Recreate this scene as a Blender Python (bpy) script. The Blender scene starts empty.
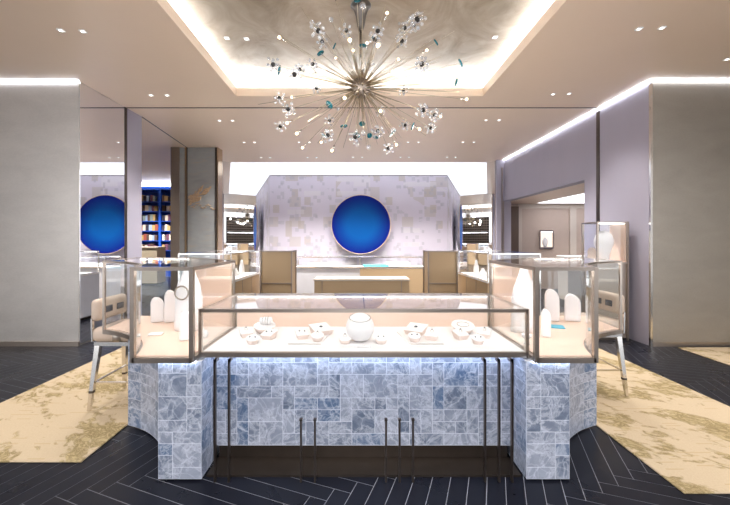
import bpy, bmesh, math, random
from mathutils import Vector, Matrix
PI = math.pi
S = bpy.context.scene
COL = S.collection
F, VX, VY, H = 360.0, 357.0, 240.0, 1.4      # focal length in px, vanishing point, eye height
def PX(px, Y): return (px - VX) * Y / F
def PZ(py, Y): return H - (py - VY) * Y / F
def DY(py, z): return (H - z) * F / (py - VY)  # depth at which height z shows at row py

# ------------------------------------------------------------------ nodes
class NT:
    def __init__(s, name):
        s.m = bpy.data.materials.new(name); s.m.use_nodes = True
        s.t = s.m.node_tree; s.t.nodes.clear()
        s.out = s.t.nodes.new('ShaderNodeOutputMaterial')
    def n(s, typ, props=None, **ins):
        nd = s.t.nodes.new(typ)
        for k, v in (props or {}).items(): setattr(nd, k, v)
        for k, v in ins.items():
            key = int(k[1:]) if k[0] == 'i' and k[1:].isdigit() else k.replace('_', ' ')
            sock = nd.inputs[key]
            if isinstance(v, bpy.types.NodeSocket): s.t.links.new(v, sock)
            else:
                if hasattr(sock.default_value, '__len__') and not isinstance(v, str) and len(v) == 3 and len(sock.default_value) == 4: v = (*v, 1)
                sock.default_value = v
        return nd
    def math(s, op, a, b=0.0, c=None):
        d = dict(i0=a, i1=b)
        if c is not None: d['i2'] = c
        return s.n('ShaderNodeMath', dict(operation=op), **d).outputs[0]
    def vec(s, op, a, b=(0, 0, 0)):
        return s.n('ShaderNodeVectorMath', dict(operation=op), i0=a, i1=b).outputs[0]
    def mix(s, f, a, b):
        nd = s.t.nodes.new('ShaderNodeMix'); nd.data_type = 'RGBA'
        for sock, v in ((nd.inputs[0], f), (nd.inputs[6], a), (nd.inputs[7], b)):
            if isinstance(v, bpy.types.NodeSocket): s.t.links.new(v, sock)
            else: sock.default_value = (*v, 1) if hasattr(v, '__len__') and len(v) == 3 else v
        return nd.outputs[2]
    def obj(s): return s.n('ShaderNodeTexCoord').outputs['Object']
    def noise(s, v, scale, detail=3.0, dist=0.0, rough=.5):
        return s.n('ShaderNodeTexNoise', Vector=v, Scale=scale, Detail=detail, Distortion=dist, Roughness=rough).outputs['Fac']
    def ramp(s, f, lo, hi):
        return s.n('ShaderNodeMapRange', i0=f, i1=lo, i2=hi, i3=0.0, i4=1.0).outputs[0]
    def bsdf(s, **k):
        p = s.n('ShaderNodeBsdfPrincipled', **k)
        s.t.links.new(p.outputs[0], s.out.inputs[0]); return p
    def bump(s, h, strength=.2, dist=.01):
        return s.n('ShaderNodeBump', Height=h, Strength=strength, Distance=dist).outputs[0]

def plain(name, col, rough=.5, metal=0.0, var=.06, scale=6.0, bump=0.0, stretch=(1, 1, 1), coat=0.0):
    t = NT(name); v = t.vec('MULTIPLY', t.obj(), stretch)
    f = t.noise(v, scale, 4)
    a = tuple(max(0, c * (1 - var)) for c in col); b = tuple(min(1, c * (1 + var)) for c in col)
    k = dict(Base_Color=t.mix(f, a, b), Roughness=rough, Metallic=metal, Coat_Weight=coat)
    if bump: k['Normal'] = t.bump(t.noise(v, scale * 3, 4), bump)
    t.bsdf(**k); return t.m
def glow(name, col, st):
    t = NT(name); e = t.n('ShaderNodeEmission', Color=col, Strength=st)
    t.t.links.new(e.outputs[0], t.out.inputs[0]); return t.m
def glass(name, tint=(.97, .985, .99), refl=1.0, body=0.0, bodycol=(1, 1, 1), ior=1.45):
    t = NT(name)
    tr = t.n('ShaderNodeBsdfTransparent', Color=tint).outputs[0]
    gl = t.n('ShaderNodeBsdfGlossy', Color=(1, 1, 1), Roughness=.02).outputs[0]
    ge = t.n('ShaderNodeNewGeometry')
    ct = t.math('ABSOLUTE', t.n('ShaderNodeVectorMath', dict(operation='DOT_PRODUCT'), i0=ge.outputs['Incoming'], i1=ge.outputs['Normal']).outputs['Value'])
    f0 = ((ior - 1) / (ior + 1)) ** 2
    fr = t.math('ADD', f0, t.math('MULTIPLY', t.math('POWER', t.math('SUBTRACT', 1.0, t.math('MINIMUM', ct, 1.0)), 5.0), 1 - f0))
    if body:
        df = t.n('ShaderNodeBsdfDiffuse', Color=bodycol).outputs[0]
        tr = t.n('ShaderNodeMixShader', i0=body, i1=tr, i2=df).outputs[0]
    mx = t.n('ShaderNodeMixShader', i0=t.math('MULTIPLY', fr, refl), i1=tr, i2=gl)
    t.t.links.new(mx.outputs[0], t.out.inputs[0]); return t.m
def mirror(name, col=(.86, .86, .87)):
    t = NT(name); t.bsdf(Base_Color=col, Metallic=1.0, Roughness=.015); return t.m

M = {}
M['ceiling'] = plain('ceiling_lacquer', (.88, .70, .545), .33, 0, .03, 1.5)
M['white'] = plain('white_paint', (.85, .85, .86), .6)
M['lav'] = plain('lavender_silk_wall', (.375, .355, .43), .5, 0, .05, 3, .06, (1, 1, .3))
def satin(name, col, metal, rough):
    t = NT(name); v = t.vec('MULTIPLY', t.obj(), (1, 1, 2.2))
    a = t.noise(v, 2.2, 5, .6); b = t.noise(v, 38, 4)
    f = t.math('ADD', t.math('MULTIPLY', a, .6), t.math('MULTIPLY', b, .4))
    t.bsdf(Base_Color=t.mix(f, tuple(c * .74 for c in col), tuple(c * 1.2 for c in col)), Metallic=metal,
           Roughness=t.math('ADD', t.math('MULTIPLY', f, .15), rough), Normal=t.bump(f, .12, .01)); return t.m
M['satin'] = satin('champagne_satin_wall', (.56, .53, .50), .55, .36)
M['satin_dark'] = satin('pewter_satin_wall', (.35, .315, .27), .5, .36)
def goldleaf():
    t = NT('gold_leaf_ceiling'); v = t.obj()
    f = t.noise(v, 1.6, 7, 1.6, .62)
    t.bsdf(Base_Color=t.mix(t.ramp(f, .3, .7), (.25, .185, .12), (.46, .37, .27)), Metallic=.35, Roughness=.42, Normal=t.bump(f, .25, .03)); return t.m
M['leaf'] = goldleaf()
def slate():
    t = NT('dark_slate_planks'); g = t.n('ShaderNodeNewGeometry').outputs['Random Per Island']
    f = t.noise(t.obj(), 3.5, 6, 1.0)
    c = t.mix(f, (.0035, .004, .008), (.009, .010, .017))
    c = t.mix(t.math('MULTIPLY', g, .5), c, (.011, .013, .021))
    t.bsdf(Base_Color=c, Roughness=t.math('ADD', t.math('MULTIPLY', f, .2), .20), Specular_IOR_Level=.2); return t.m
M['slate'] = slate()
M['grout'] = plain('pale_grout', (.36, .37, .42), .8)
def backwall():
    t = NT('mosaic_wallpaper'); v = t.n('ShaderNodeTexCoord').outputs['Object']
    c = None
    base = t.mix(t.noise(v, 2, 4), (.57, .52, .61), (.64, .595, .68))
    big = t.noise(v, .9, 2)
    for i, (sx, sz, off, th, col) in enumerate((((.34), .30, 0.0, .86, (.50, .45, .43)), (.19, .24, 3.3, .90, (.47, .41, .37)),
                                            (.11, .11, 7.7, .90, (.46, .44, .50)), (.5, .14, 5.1, .88, (.66, .63, .66)), (.07, .09, 9.1, .93, (.42, .40, .46)))):
        sn = t.vec('SNAP', t.vec('ADD', v, (off, 0, off)), (sx, 50, sz))
        wn = t.n('ShaderNodeTexWhiteNoise', Vector=sn).outputs['Value']
        th2 = t.math('ADD', t.math('MULTIPLY', big, -.25), th + .14)
        m = t.math('MULTIPLY', t.math('GREATER_THAN', wn, th2), .62)
        base = t.mix(m, base, col)
    t.bsdf(Base_Color=base, Roughness=.55); return t.m
M['backwall'] = backwall()
def stone():
    t = NT('blue_white_quartz'); g = t.n('ShaderNodeNewGeometry').outputs['Random Per Island']
    o = t.obj(); sh = t.n('ShaderNodeCombineXYZ', X=t.math('MULTIPLY', g, 37.0), Y=t.math('MULTIPLY', g, 91.0), Z=t.math('MULTIPLY', g, 53.0)).outputs[0]
    v = t.vec('ADD', o, sh)
    n1 = t.noise(v, 8, 7, .7, .68)
    ridge = t.math('SUBTRACT', 1.0, t.math('MULTIPLY', t.math('ABSOLUTE', t.math('SUBTRACT', n1, .5)), 13.0))
    ridge = t.ramp(ridge, .2, 1.0)
    nv = t.n('ShaderNodeTexNoise', Vector=v, Scale=9.0, Detail=3.0).outputs['Color']
    wv = t.vec('ADD', v, t.n('ShaderNodeVectorMath', dict(operation='SCALE'), i0=nv, Scale=.09).outputs[0])
    vo = t.n('ShaderNodeTexVoronoi', dict(feature='DISTANCE_TO_EDGE'), Vector=wv, Scale=11.0).outputs['Distance']
    crack = t.math('SUBTRACT', 1.0, t.ramp(vo, .0, .05))
    cloud = t.noise(v, 11, 6, .8, .65)
    g2 = t.math('FRACT', t.math('MULTIPLY', g, 7.13))
    base = t.mix(g2, (.115, .15, .22), (.33, .36, .445))
    base = t.mix(t.math('GREATER_THAN', g, .86), base, (.10, .16, .27))
    base = t.mix(t.math('MULTIPLY', t.ramp(cloud, .42, .70), .7), base, (.42, .455, .55))
    ve = t.math('MINIMUM', t.math('ADD', t.math('MULTIPLY', ridge, .46), t.math('MULTIPLY', crack, .26)), .85)
    base = t.mix(ve, base, (.74, .77, .86))
    t.bsdf(Base_Color=base, Roughness=.28, Normal=t.bump(t.math('ADD', cloud, ve), .25, .01)); return t.m
M['stone'] = stone()
M['stone_grout'] = plain('pale_joint', (.72, .75, .82), .6)
M['bronze'] = plain('brushed_bronze', (.40, .34, .29), .34, .9, .12, 20, 0, (1, 1, 8))
M['bronze_dark'] = plain('dark_bronze', (.10, .080, .066), .28, .8, .15, 10)
M['bronze_rod'] = plain('smoked_bronze', (.19, .155, .135), .28, .95, .1, 20)
M['steel'] = plain('polished_nickel', (.72, .69, .65), .14, 1.0, .05, 10)
M['brass'] = plain('pale_brass', (.45, .365, .25), .28, 1.0, .05, 10)
M['gilt'] = plain('gilt_edge', (.55, .42, .28), .2, 1.0, .08, 12)
M['feather'] = plain('gold_leaf_relief', (.55, .38, .24), .4, .3, .15, 14)
M['rim'] = plain('pale_gold_rim', (.66, .53, .38), .45, .2)
M['peach'] = plain('peach_leather', (.81, .60, .48), .6, 0, .02, 30)
M['display_white'] = plain('white_display_leather', (.86, .84, .84), .6, 0, .02, 30)
M['form_white'] = plain('white_display_form', (.86, .82, .81), .5, 0, .02, 20)
M['form_edge'] = plain('blush_display_side', (.80, .66, .59), .5, 0, .02, 20)
M['tan'] = plain('tan_woven_veneer', (.50, .36, .215), .5, 0, .08, 60, .1, (1, 1, 6))
M['tan_top'] = plain('pale_oak_top', (.60, .52, .43), .35, 0, .05, 20)
M['pale_stone'] = plain('pale_grey_stone', (.62, .62, .66), .4, 0, .08, 5)
M['taupe'] = plain('taupe_panel', (.50, .39, .325), .55, 0, .04, 8)
M['taupe_light'] = plain('taupe_stile', (.58, .50, .43), .5, 0, .04, 8)
M['walnut'] = plain('dark_walnut', (.115, .07, .048), .45, 0, .2, 8, 0, (6, 6, 1))
M['cream'] = plain('cream_leather', (.60, .48, .39), .5, 0, .04, 40, .08)
M['cream_box'] = plain('cream_lacquer', (.78, .66, .48), .45)
M['navy'] = plain('navy_strap', (.035, .045, .075), .5)
M['card_blue'] = plain('turquoise_card', (.08, .45, .62), .5)
M['blue_shelf'] = plain('royal_blue_lacquer', (.015, .085, .50), .4, 0, .1, 4)
M['paper'] = plain('white_card', (.88, .86, .84), .7)
M['glass'] = glass('clear_glass')
M['glass_top'] = glass('clear_top_glass', (.95, .97, .98), 1.0)
M['crystal'] = glass('crystal_balls', (.93, .95, .97), 1.4, .2, (.95, .95, .97), 1.55)
M['teal'] = glass('teal_glass', (.30, .66, .70), 1.2, .6, (.02, .20, .25), 1.5)
M['onyx'] = plain('dark_bead', (.022, .018, .016), .2)
M['mirror'] = mirror('clear_mirror')
M['led'] = glow('cool_led', (.86, .90, 1.0), 4.6)
M['led_case'] = glow('case_led', (1.0, .965, .95), 3.0)
M['led_wing'] = glow('wing_case_led', (1.0, .955, .93), 22.0)
M['led_book'] = glow('book_room_led', (.95, .95, 1.0), 9.0)
M['led_under'] = glow('under_counter_led', (.66, .78, 1.0), 6.0)
M['lightbox'] = glow('lightbox_ceiling', (.88, .90, 1.0), .68)
M['sky_panel'] = glow('white_ceiling_panel', (.92, .93, 1.0), 1.2)
M['coffer_led'] = glow('coffer_cove', (.74, .86, 1.0), 17.0)
M['niche'] = glow('lit_niche_back', (1.0, .80, .66), .6)
M['bulb'] = glow('warm_bulb', (1.0, .78, .48), 4.0)
M['lens'] = glow('downlight_lens', (1.0, .95, .9), 2.5)
M['diamond'] = plain('dark_gem', (.25, .26, .30), .1, .8)
def dishblue():
    t = NT('blue_gradient_lacquer'); o = t.obj()
    sx = t.n('ShaderNodeSeparateXYZ', Vector=o)
    r = t.math('SQRT', t.math('ADD', t.math('POWER', sx.outputs[0], 2.0), t.math('POWER', sx.outputs[2], 2.0)))
    f = t.ramp(r, .40, .85)
    t.bsdf(Base_Color=t.mix(f, (.0005, .075, .29), (.0015, .006, .17)), Roughness=.5, Specular_IOR_Level=.1); return t.m
M['dish'] = dishblue()
def artstone():
    t = NT('grey_green_marble'); v = t.vec('MULTIPLY', t.obj(), (1, 1, 2.5))
    f = t.noise(v, 2.4, 6, 1.2); g = t.noise(t.vec('MULTIPLY', t.obj(), (1, 1, 4)), 3.1, 4, .8)
    c = t.mix(f, (.26, .27, .275), (.38, .39, .39))
    c = t.mix(t.math('MULTIPLY', t.ramp(g, .58, .72), .5), c, (.42, .34, .25))
    t.bsdf(Base_Color=c, Roughness=.4); return t.m
M['artstone'] = artstone()
def rugmat():
    t = NT('cream_cloud_rug'); o = t.obj()
    r = t.n('ShaderNodeMapping', Vector=o, Rotation=(0, 0, .62)).outputs[0]
    v = t.vec('MULTIPLY', r, (1, 2.0, 1))
    cl = t.noise(v, 1.55, 3, .5); de = t.noise(t.vec('MULTIPLY', r, (1, 1.6, 1)), 8.5, 4, 1.0)
    m = t.math('ADD', t.math('MULTIPLY', cl, .9), t.math('MULTIPLY', de, .55))
    mask = t.ramp(m, .725, .775)
    fine = t.noise(o, 95, 3)
    sn = t.vec('SNAP', o, (.11, .034, 50)); wn = t.n('ShaderNodeTexWhiteNoise', Vector=sn).outputs['Value']
    fy = t.math('FRACT', t.math('MULTIPLY', t.n('ShaderNodeSeparateXYZ', Vector=o).outputs[1], 1 / .034))
    dash = t.math('MULTIPLY', t.math('GREATER_THAN', wn, .88), t.math('LESS_THAN', fy, .3))
    base = t.mix(fine, (.46, .365, .245), (.56, .455, .32))
    base = t.mix(t.math('MULTIPLY', dash, .4), base, (.38, .27, .12))
    wv = t.ramp(t.math('ABSOLUTE', t.math('SUBTRACT', t.noise(t.vec('MULTIPLY', r, (1, 1.8, 1)), 11.0, 5, 1.6, .6), .5)), .0, .12)
    leaf = t.mix(wv, (.19, .14, .055), (.44, .35, .19))
    mask = t.math('MULTIPLY', mask, t.ramp(t.math('ADD', wv, t.math('MULTIPLY', t.math('SUBTRACT', m, .745), 5.0)), .15, .4))
    base = t.mix(t.math('MULTIPLY', mask, .85), base, leaf)
    t.bsdf(Base_Color=base, Roughness=.9, Specular_IOR_Level=.1, Normal=t.bump(t.math('ADD', t.math('MULTIPLY', mask, 1.0), t.math('MULTIPLY', fine, .4)), .5, .012)); return t.m
M['rug'] = rugmat()

# ------------------------------------------------------------------ mesh building
class MB:
    def __init__(s): s.v = []; s.f = []; s.mi = []; s.sm = []
    def add(s, vs, fs, mi=0, sm=False):
        b = len(s.v); s.v += [Vector(v) for v in vs]
        for f in fs: s.f.append([b + i for i in f]); s.mi.append(mi); s.sm.append(sm)
        return s
    def box(s, x0, y0, z0, x1, y1, z1, mi=0):
        vs = [(x, y, z) for z in (z0, z1) for y in (y0, y1) for x in (x0, x1)]
        return s.add(vs, [(0, 2, 3, 1), (4, 5, 7, 6), (0, 1, 5, 4), (2, 6, 7, 3), (0, 4, 6, 2), (1, 3, 7, 5)], mi)
    def bar(s, p, q, w, h=None, mi=0):           # square bar between two points
        p, q = Vector(p), Vector(q); d = (q - p).normalized(); h = h or w
        up = Vector((0, 0, 1)) if abs(d.z) < .95 else Vector((0, 1, 0))
        a = d.cross(up).normalized() * w / 2; b = a.cross(d).normalized() * h / 2
        vs = [o + i * a + j * b for o in (p, q) for j in (-1, 1) for i in (-1, 1)]
        return s.add(vs, [(0, 2, 3, 1), (4, 5, 7, 6), (0, 1, 5, 4), (2, 6, 7, 3), (0, 4, 6, 2), (1, 3, 7, 5)], mi)
    def tube(s, p, q, r0, r1=None, n=8, mi=0, sm=True):
        p, q = Vector(p), Vector(q); r1 = r0 if r1 is None else r1; d = (q - p).normalized()
        up = Vector((0, 0, 1)) if abs(d.z) < .95 else Vector((0, 1, 0))
        a = d.cross(up).normalized(); b = a.cross(d)
        vs = [o + (a * math.cos(2 * PI * k / n) + b * math.sin(2 * PI * k / n)) * r for o, r in ((p, r0), (q, r1)) for k in range(n)]
        s.add(vs, [(k, k + n, (k + 1) % n + n, (k + 1) % n) for k in range(n)], mi, sm)
        return s.add(vs, [tuple(range(n)), tuple(range(2 * n - 1, n - 1, -1))], mi)
    def lathe(s, prof, n=24, c=(0, 0, 0), mi=0, sy=1.0, axis='z'):
        c = Vector(c); vs = []
        for r, z in prof:
            for k in range(n):
                a = 2 * PI * k / n
                p = (r * math.cos(a), sy * r * math.sin(a), z)
                if axis == 'y': p = (p[0], z, -p[1])
                if axis == 'x': p = (z, p[0], p[1])
                vs.append(c + Vector(p))
        fs = [(i * n + k, i * n + (k + 1) % n, (i + 1) * n + (k + 1) % n, (i + 1) * n + k) for i in range(len(prof) - 1) for k in range(n)]
        s.add(vs, fs, mi, True)
        fl = len(prof) - 1
        return s.add(vs, [tuple(range(n - 1, -1, -1)), tuple(fl * n + k for k in range(n))], mi)
    def ball(s, c, r, n=10, m=6, mi=0, sc=(1, 1, 1)):
        c = Vector(c); pr = [(max(1e-4, math.sin(PI * i / m)), -math.cos(PI * i / m)) for i in range(m + 1)]
        vs = [c + Vector((q * math.cos(2 * PI * k / n) * sc[0], q * math.sin(2 * PI * k / n) * sc[1], z * sc[2])) * r for q, z in pr for k in range(n)]
        return s.add(vs, [(i * n + k, i * n + (k + 1) % n, (i + 1) * n + (k + 1) % n, (i + 1) * n + k) for i in range(m) for k in range(n)], mi, True)
    def torus(s, c, R, r, n=20, m=6, axis='z', mi=0, sy=1.0):
        c = Vector(c); vs = []
        for k in range(n):
            a = 2 * PI * k / n
            for j in range(m):
                b = 2 * PI * j / m; q = R + r * math.cos(b)
                p = (q * math.cos(a), sy * q * math.sin(a), r * math.sin(b))
                if axis == 'y': p = (p[0], p[2], p[1])
                if axis == 'x': p = (p[2], p[0], p[1])
                vs.append(c + Vector(p))
        return s.add(vs, [(k * m + j, ((k + 1) % n) * m + j, ((k + 1) % n) * m + (j + 1) % m, k * m + (j + 1) % m) for k in range(n) for j in range(m)], mi, True)
    def prism(s, pts, z0, z1, mi=0):             # plan polygon extruded upward
        n = len(pts); vs = [(x, y, z0) for x, y in pts] + [(x, y, z1) for x, y in pts]
        return s.add(vs, [tuple(range(n - 1, -1, -1)), tuple(range(n, 2 * n))] + [(k, (k + 1) % n, (k + 1) % n + n, k + n) for k in range(n)], mi)
    def slab(s, pts, y0, y1, mi=0):              # elevation outline (x,z) given thickness along y
        n = len(pts); vs = [(x, y0, z) for x, z in pts] + [(x, y1, z) for x, z in pts]
        return s.add(vs, [tuple(range(n)), tuple(range(2 * n - 1, n - 1, -1))] + [(k, k + n, (k + 1) % n + n, (k + 1) % n) for k in range(n)], mi)
    def rbox(s, x0, y0, z0, x1, y1, z1, r, seg=3, mi=0):
        bm = bmesh.new(); bmesh.ops.create_cube(bm, size=1)
        for v in bm.verts: v.co = Vector(((x0 + x1) / 2 + v.co.x * (x1 - x0), (y0 + y1) / 2 + v.co.y * (y1 - y0), (z0 + z1) / 2 + v.co.z * (z1 - z0)))
        bmesh.ops.bevel(bm, geom=bm.edges[:] + bm.verts[:], offset=r, segments=seg, profile=.5, affect='EDGES')
        bm.verts.index_update()
        s.add([v.co.copy() for v in bm.verts], [[v.index for v in f.verts] for f in bm.faces], mi, True); bm.free(); return s
    def xf(s, mat):
        s.v = [mat @ v for v in s.v]; return s
    def ribbon(s, path, z0, z1, t, mi=0):        # vertical band following a plan path, thickness t
        n = len(path); L = []
        for k in range(n):
            a = Vector(path[max(0, k - 1)]); b = Vector(path[min(n - 1, k + 1)]); d = (b - a).normalized()
            nn = Vector((-d.y, d.x)); p = Vector(path[k]); L.append((p + nn * t / 2, p - nn * t / 2))
        vs = [(q.x, q.y, z) for pr in L for q in pr for z in (z0, z1)]   # 4 per station: l0 l1 r0 r1
        for k in range(n - 1):
            a, b = 4 * k, 4 * k + 4
            s.add([vs[a], vs[a+1], vs[a+2], vs[a+3], vs[b], vs[b+1], vs[b+2], vs[b+3]],
                  [(0, 1, 5, 4), (2, 6, 7, 3), (1, 3, 7, 5), (0, 4, 6, 2)] + ([(0, 2, 3, 1)] if k == 0 else []) + ([(4, 5, 7, 6)] if k == n - 2 else []), mi)
        return s

def link(name, mb, mats, parent=None, world=True, smooth=True):
    me = bpy.data.meshes.new(name)
    off = Vector((0, 0, 0))
    if parent is not None and world:
        q = parent
        while q is not None: off += q.location; q = q.parent
    me.from_pydata([v - off for v in mb.v], [], mb.f)
    for p, mi, sm in zip(me.polygons, mb.mi, mb.sm): p.material_index = mi; p.use_smooth = sm
    for m in (mats if isinstance(mats, (list, tuple)) else [mats]): me.materials.append(M[m])
    bm = bmesh.new(); bm.from_mesh(me)
    bmesh.ops.remove_doubles(bm, verts=bm.verts, dist=1e-5)
    bmesh.ops.recalc_face_normals(bm, faces=bm.faces); bm.to_mesh(me); bm.free()
    o = bpy.data.objects.new(name, me); COL.objects.link(o)
    if parent is not None: o.parent = parent
    return o
def tag(o, label, cat, group=None):
    o['label'] = label; o['category'] = cat
    if group: o['group'] = group
    return o
def thing(name, label, cat, loc=(0, 0, 0), group=None, rot=0):
    o = bpy.data.objects.new(name, None); o.empty_display_size = .05; COL.objects.link(o)
    o.location = loc; o.rotation_euler = (0, 0, rot); return tag(o, label, cat, group)
def struct(name, mb, mats, label=None):
    o = link(name, mb, mats); o['kind'] = 'structure'
    if label: o['label'] = label
    return o
def one(name, mb, mat, label, cat, loc=None, group=None, rot=0):   # a thing that is one mesh, built around its own origin
    o = link(name, mb, mat); 
    if loc: o.location = loc
    o.rotation_euler = (0, 0, rot); return tag(o, label, cat, group)
def dup(root, loc, label, rot=None, group=None):
    r = root.copy(); COL.objects.link(r); r.location = loc; r['label'] = label
    if rot is not None: r.rotation_euler = (0, 0, rot)
    if group: r['group'] = group
    for ch in list(root.children):
        c = ch.copy(); COL.objects.link(c); c.parent = r
        for g in list(ch.children):
            d = g.copy(); COL.objects.link(d); d.parent = c
    return r
ORD = ['first', 'second', 'third', 'fourth', 'fifth', 'sixth', 'seventh', 'eighth', 'ninth']

# ------------------------------------------------------------------ the room
CZ = 3.5
XL, XR = -3.665, 3.865
AX, AY = -2.63, 10.88        # corner of far wall and angled mirror
BXl, BYl = -3.575, 9.53
AXr, BXr = 2.72, 3.665
CO = (-1.76, 1.835, 1.9, 5.25)   # coffer opening x0,x1,y0,y1
random.seed(4)

def floor():
    mb = MB(); mb.box(-10, -2.8, -.12, 9, 14.2, -.002, 1)
    th = math.radians(-21); c, s = math.cos(th), math.sin(th)
    W, n = .10, 8; g = .0017
    def quad(x0, y0, x1, y1):
        pts = [((x0 * W + g), (y0 * W + g)), (x1 * W - g, y0 * W + g), (x1 * W - g, y1 * W - g), (x0 * W + g, y1 * W - g)]
        P = [(x * c - y * s + .31, x * s + y * c + 4.0, 0) for x, y in pts]
        cx = sum(p[0] for p in P) / 4; cy = sum(p[1] for p in P) / 4
        if -9.6 < cx < 8.6 and -2.5 < cy < 13.8: mb.add(P, [(0, 1, 2, 3)])
    for i in range(-170, 171):
        for j in range(-18, 19):
            ox, oy = i + 2 * n * j, i
            if abs(ox) > 170: continue
            quad(ox, oy, ox + n, oy + 1); quad(ox + n, oy + 1 - n, ox + n + 1, oy + 1)
    struct('floor', mb, ['slate', 'grout'])
floor()

mb = MB(); t = .12
x0, x1, y0, y1 = CO
mb.box(-10, -1.2, CZ, x0, 9.75, CZ + t); mb.box(x1, -1.2, CZ, 8.5, 9.75, CZ + t)
mb.box(x0, -1.2, CZ, x1, y0, CZ + t); mb.box(x0, y1, CZ, x1, 9.75, CZ + t)
mb.box(-10, 9.75, CZ, -3.72, 14.2, CZ + t)
struct('ceiling', mb, 'ceiling')
mb = MB(); mb.box(x0 - .45, y0 - .45, 3.8, x1 + .45, y1 + .45, 3.9); struct('ceiling_coffer', mb, 'leaf')
# luminous cove walls of the coffer, set back behind the lip
mb = MB(); e = .42
mb.box(x0 - e, y0 - e, CZ + t, x0 - e + .03, y1 + e, 3.8); mb.box(x1 + e - .03, y0 - e, CZ + t, x1 + e, y1 + e, 3.8)
mb.box(x0 - e, y0 - e, CZ + t, x1 + e, y0 - e + .03, 3.8); mb.box(x0 - e, y1 + e - .03, CZ + t, x1 + e, y1 + e, 3.8)
struct('trim_1', mb, 'white', 'white cove wall around the gold ceiling coffer')
mb = MB(); a = .20
for (p, q) in (((x0 - a, y0 - a), (x0 - a, y1 + a)), ((x1 + a, y0 - a), (x1 + a, y1 + a)), ((x0 - a, y1 + a), (x1 + a, y1 + a)), ((x0 - a, y0 - a), (x1 + a, y0 - a))):
    mb.bar((*p, CZ + t + .012), (*q, CZ + t + .012), .05, .022)
struct('trim_2', mb, 'coffer_led', 'white LED line along the lip of the ceiling coffer')
# joints in the ceiling
mb = MB(); mb.box(XL, 5.70, CZ - .006, XR, 5.725, CZ + .002); struct('trim_3', mb, 'bronze_dark', 'dark shadow joint across the ceiling')
mb = MB(); mb.bar((XL, 6.13, CZ), (-3.86, 8.16, CZ), .02, .01); struct('trim_4', mb, 'bronze_dark', 'thin joint in the ceiling beside the marble pillar')

# front blocks with their cove lights
mb = MB(); mb.box(-10, 4.755, 0, XL - .012, 6.13, CZ); struct('wall_left', mb, 'satin')
mb = MB(); mb.box(XR, 4.755, 0, XR + .002, 6.12, CZ); mb.box(XR + .002, 4.757, 0, 8.5, 6.12, CZ); struct('wall_right', mb, 'lav')
mb = MB(); mb.box(XR + .02, 4.735, .06, 6.6, 4.757, CZ); struct('wall_front_right', mb, 'satin_dark')
mb = MB(); mb.box(XR - .006, 4.73, 0, XR + .022, 4.76, CZ - .045); struct('trim_5', mb, 'steel', 'bright metal corner bead on the right wall')
mb = MB(); mb.box(-9.9, 4.725, CZ - .018, XL, 4.75, CZ - .001); mb.box(XR - .03, 4.70, CZ - .018, 6.6, 4.725, CZ - .001)
mb.box(XR - .035, 4.726, CZ - .02, XR - .012, 9.44, CZ - .001)
struct('trim_6', mb, 'led', 'white LED cove along the wall tops')
# right wall beyond the joint: header over the opening and far jamb
mb = MB(); mb.box(XR, 6.12, 2.42, XR + .18, 9.45, CZ); mb.box(XR - .2, 9.45, 0, XR + .18, 9.62, CZ); struct('wall_right_far', mb, 'lav')
mb = MB(); mb.box(XR - .012, 5.73, 0, XR + .004, 5.80, CZ - .045); struct('trim_7', mb, 'bronze_dark', 'dark vertical joint in the right wall')
mb = MB(); mb.box(XR - .075, 9.43, 0, XR - .05, 9.452, 3.3); mb.box(XR - .03, 9.43, 0, XR - .012, 9.452, 2.42); struct('trim_8', mb, 'bronze', 'bronze strips at the far jamb of the doorway')
# left: gap strip and jamb
mb = MB(); mb.box(XL - .012, 5.735, 0, XL, 6.13, CZ); struct('wall_left_jamb', mb, 'lav')
mb = MB(); mb.box(XL - .012, 5.68, 0, XL + .006, 5.735, CZ); struct('trim_9', mb, 'bronze_dark', 'dark vertical joint beside the tall mirror')
m = MB(); m.box(XL - .012, 4.765, .03, XL, 5.68, CZ - .01)
one('wall_mirror', m, 'mirror', 'tall floor-to-ceiling mirror on the end of the champagne wall', 'mirror')
mb = MB(); mb.box(-10, 4.735, 0, XL, 4.755, .06); struct('baseboard_left', mb, 'bronze')
mb = MB(); mb.box(XR + .022, 4.725, 0, 6.6, 4.735, .06); struct('baseboard_right', mb, 'bronze')
# far end
mb = MB(); mb.box(AX - 1.2, AY, 0, AXr + 1.3, AY + .12, CZ + .1); struct('wall_back', mb, 'backwall')
mb = MB(); mb.add([(-3.7, 9.75, CZ), (3.87, 9.75, CZ), (3.87, AY, 3.36), (-3.7, AY, 3.36), (-3.7, 9.75, CZ + .08), (3.87, 9.75, CZ + .08), (3.87, AY, CZ + .08), (-3.7, AY, CZ + .08)],
       [(0, 1, 2, 3), (4, 5, 6, 7), (0, 1, 5, 4), (1, 2, 6, 5), (2, 3, 7, 6), (3, 0, 4, 7)])
struct('ceiling_lightbox', mb, 'lightbox', 'glowing white ceiling panel along the back wall')
mb = MB(); mb.box(AX, AY - .012, 3.345, AXr, AY + .01, 3.365); struct('trim_10', mb, 'bronze_dark', 'thin dark trim at the top of the back wall')
def backmirror(ax, bx, label, fl):
    th = thing('angled_mirror', label, 'mirror', ((ax + bx) / 2, (AY + BYl) / 2, 0))
    m = MB(); d = Vector((bx - ax, BYl - AY)).normalized(); nn = Vector((-d.y, d.x)) * (1 if fl else -1) * .02
    m.prism([(ax, AY), (bx, BYl), (bx + nn.x, BYl + nn.y), (ax + nn.x, AY + nn.y)], 0, CZ - .002); link('glass', m, 'mirror', th)
    m = MB(); m.bar((bx, BYl, 0), (bx, BYl, CZ - .004), .03); link('frame', m, 'bronze', th)
backmirror(AX, BXl, 'tall angled mirror behind the gilt-edged marble pillar', False)
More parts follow.
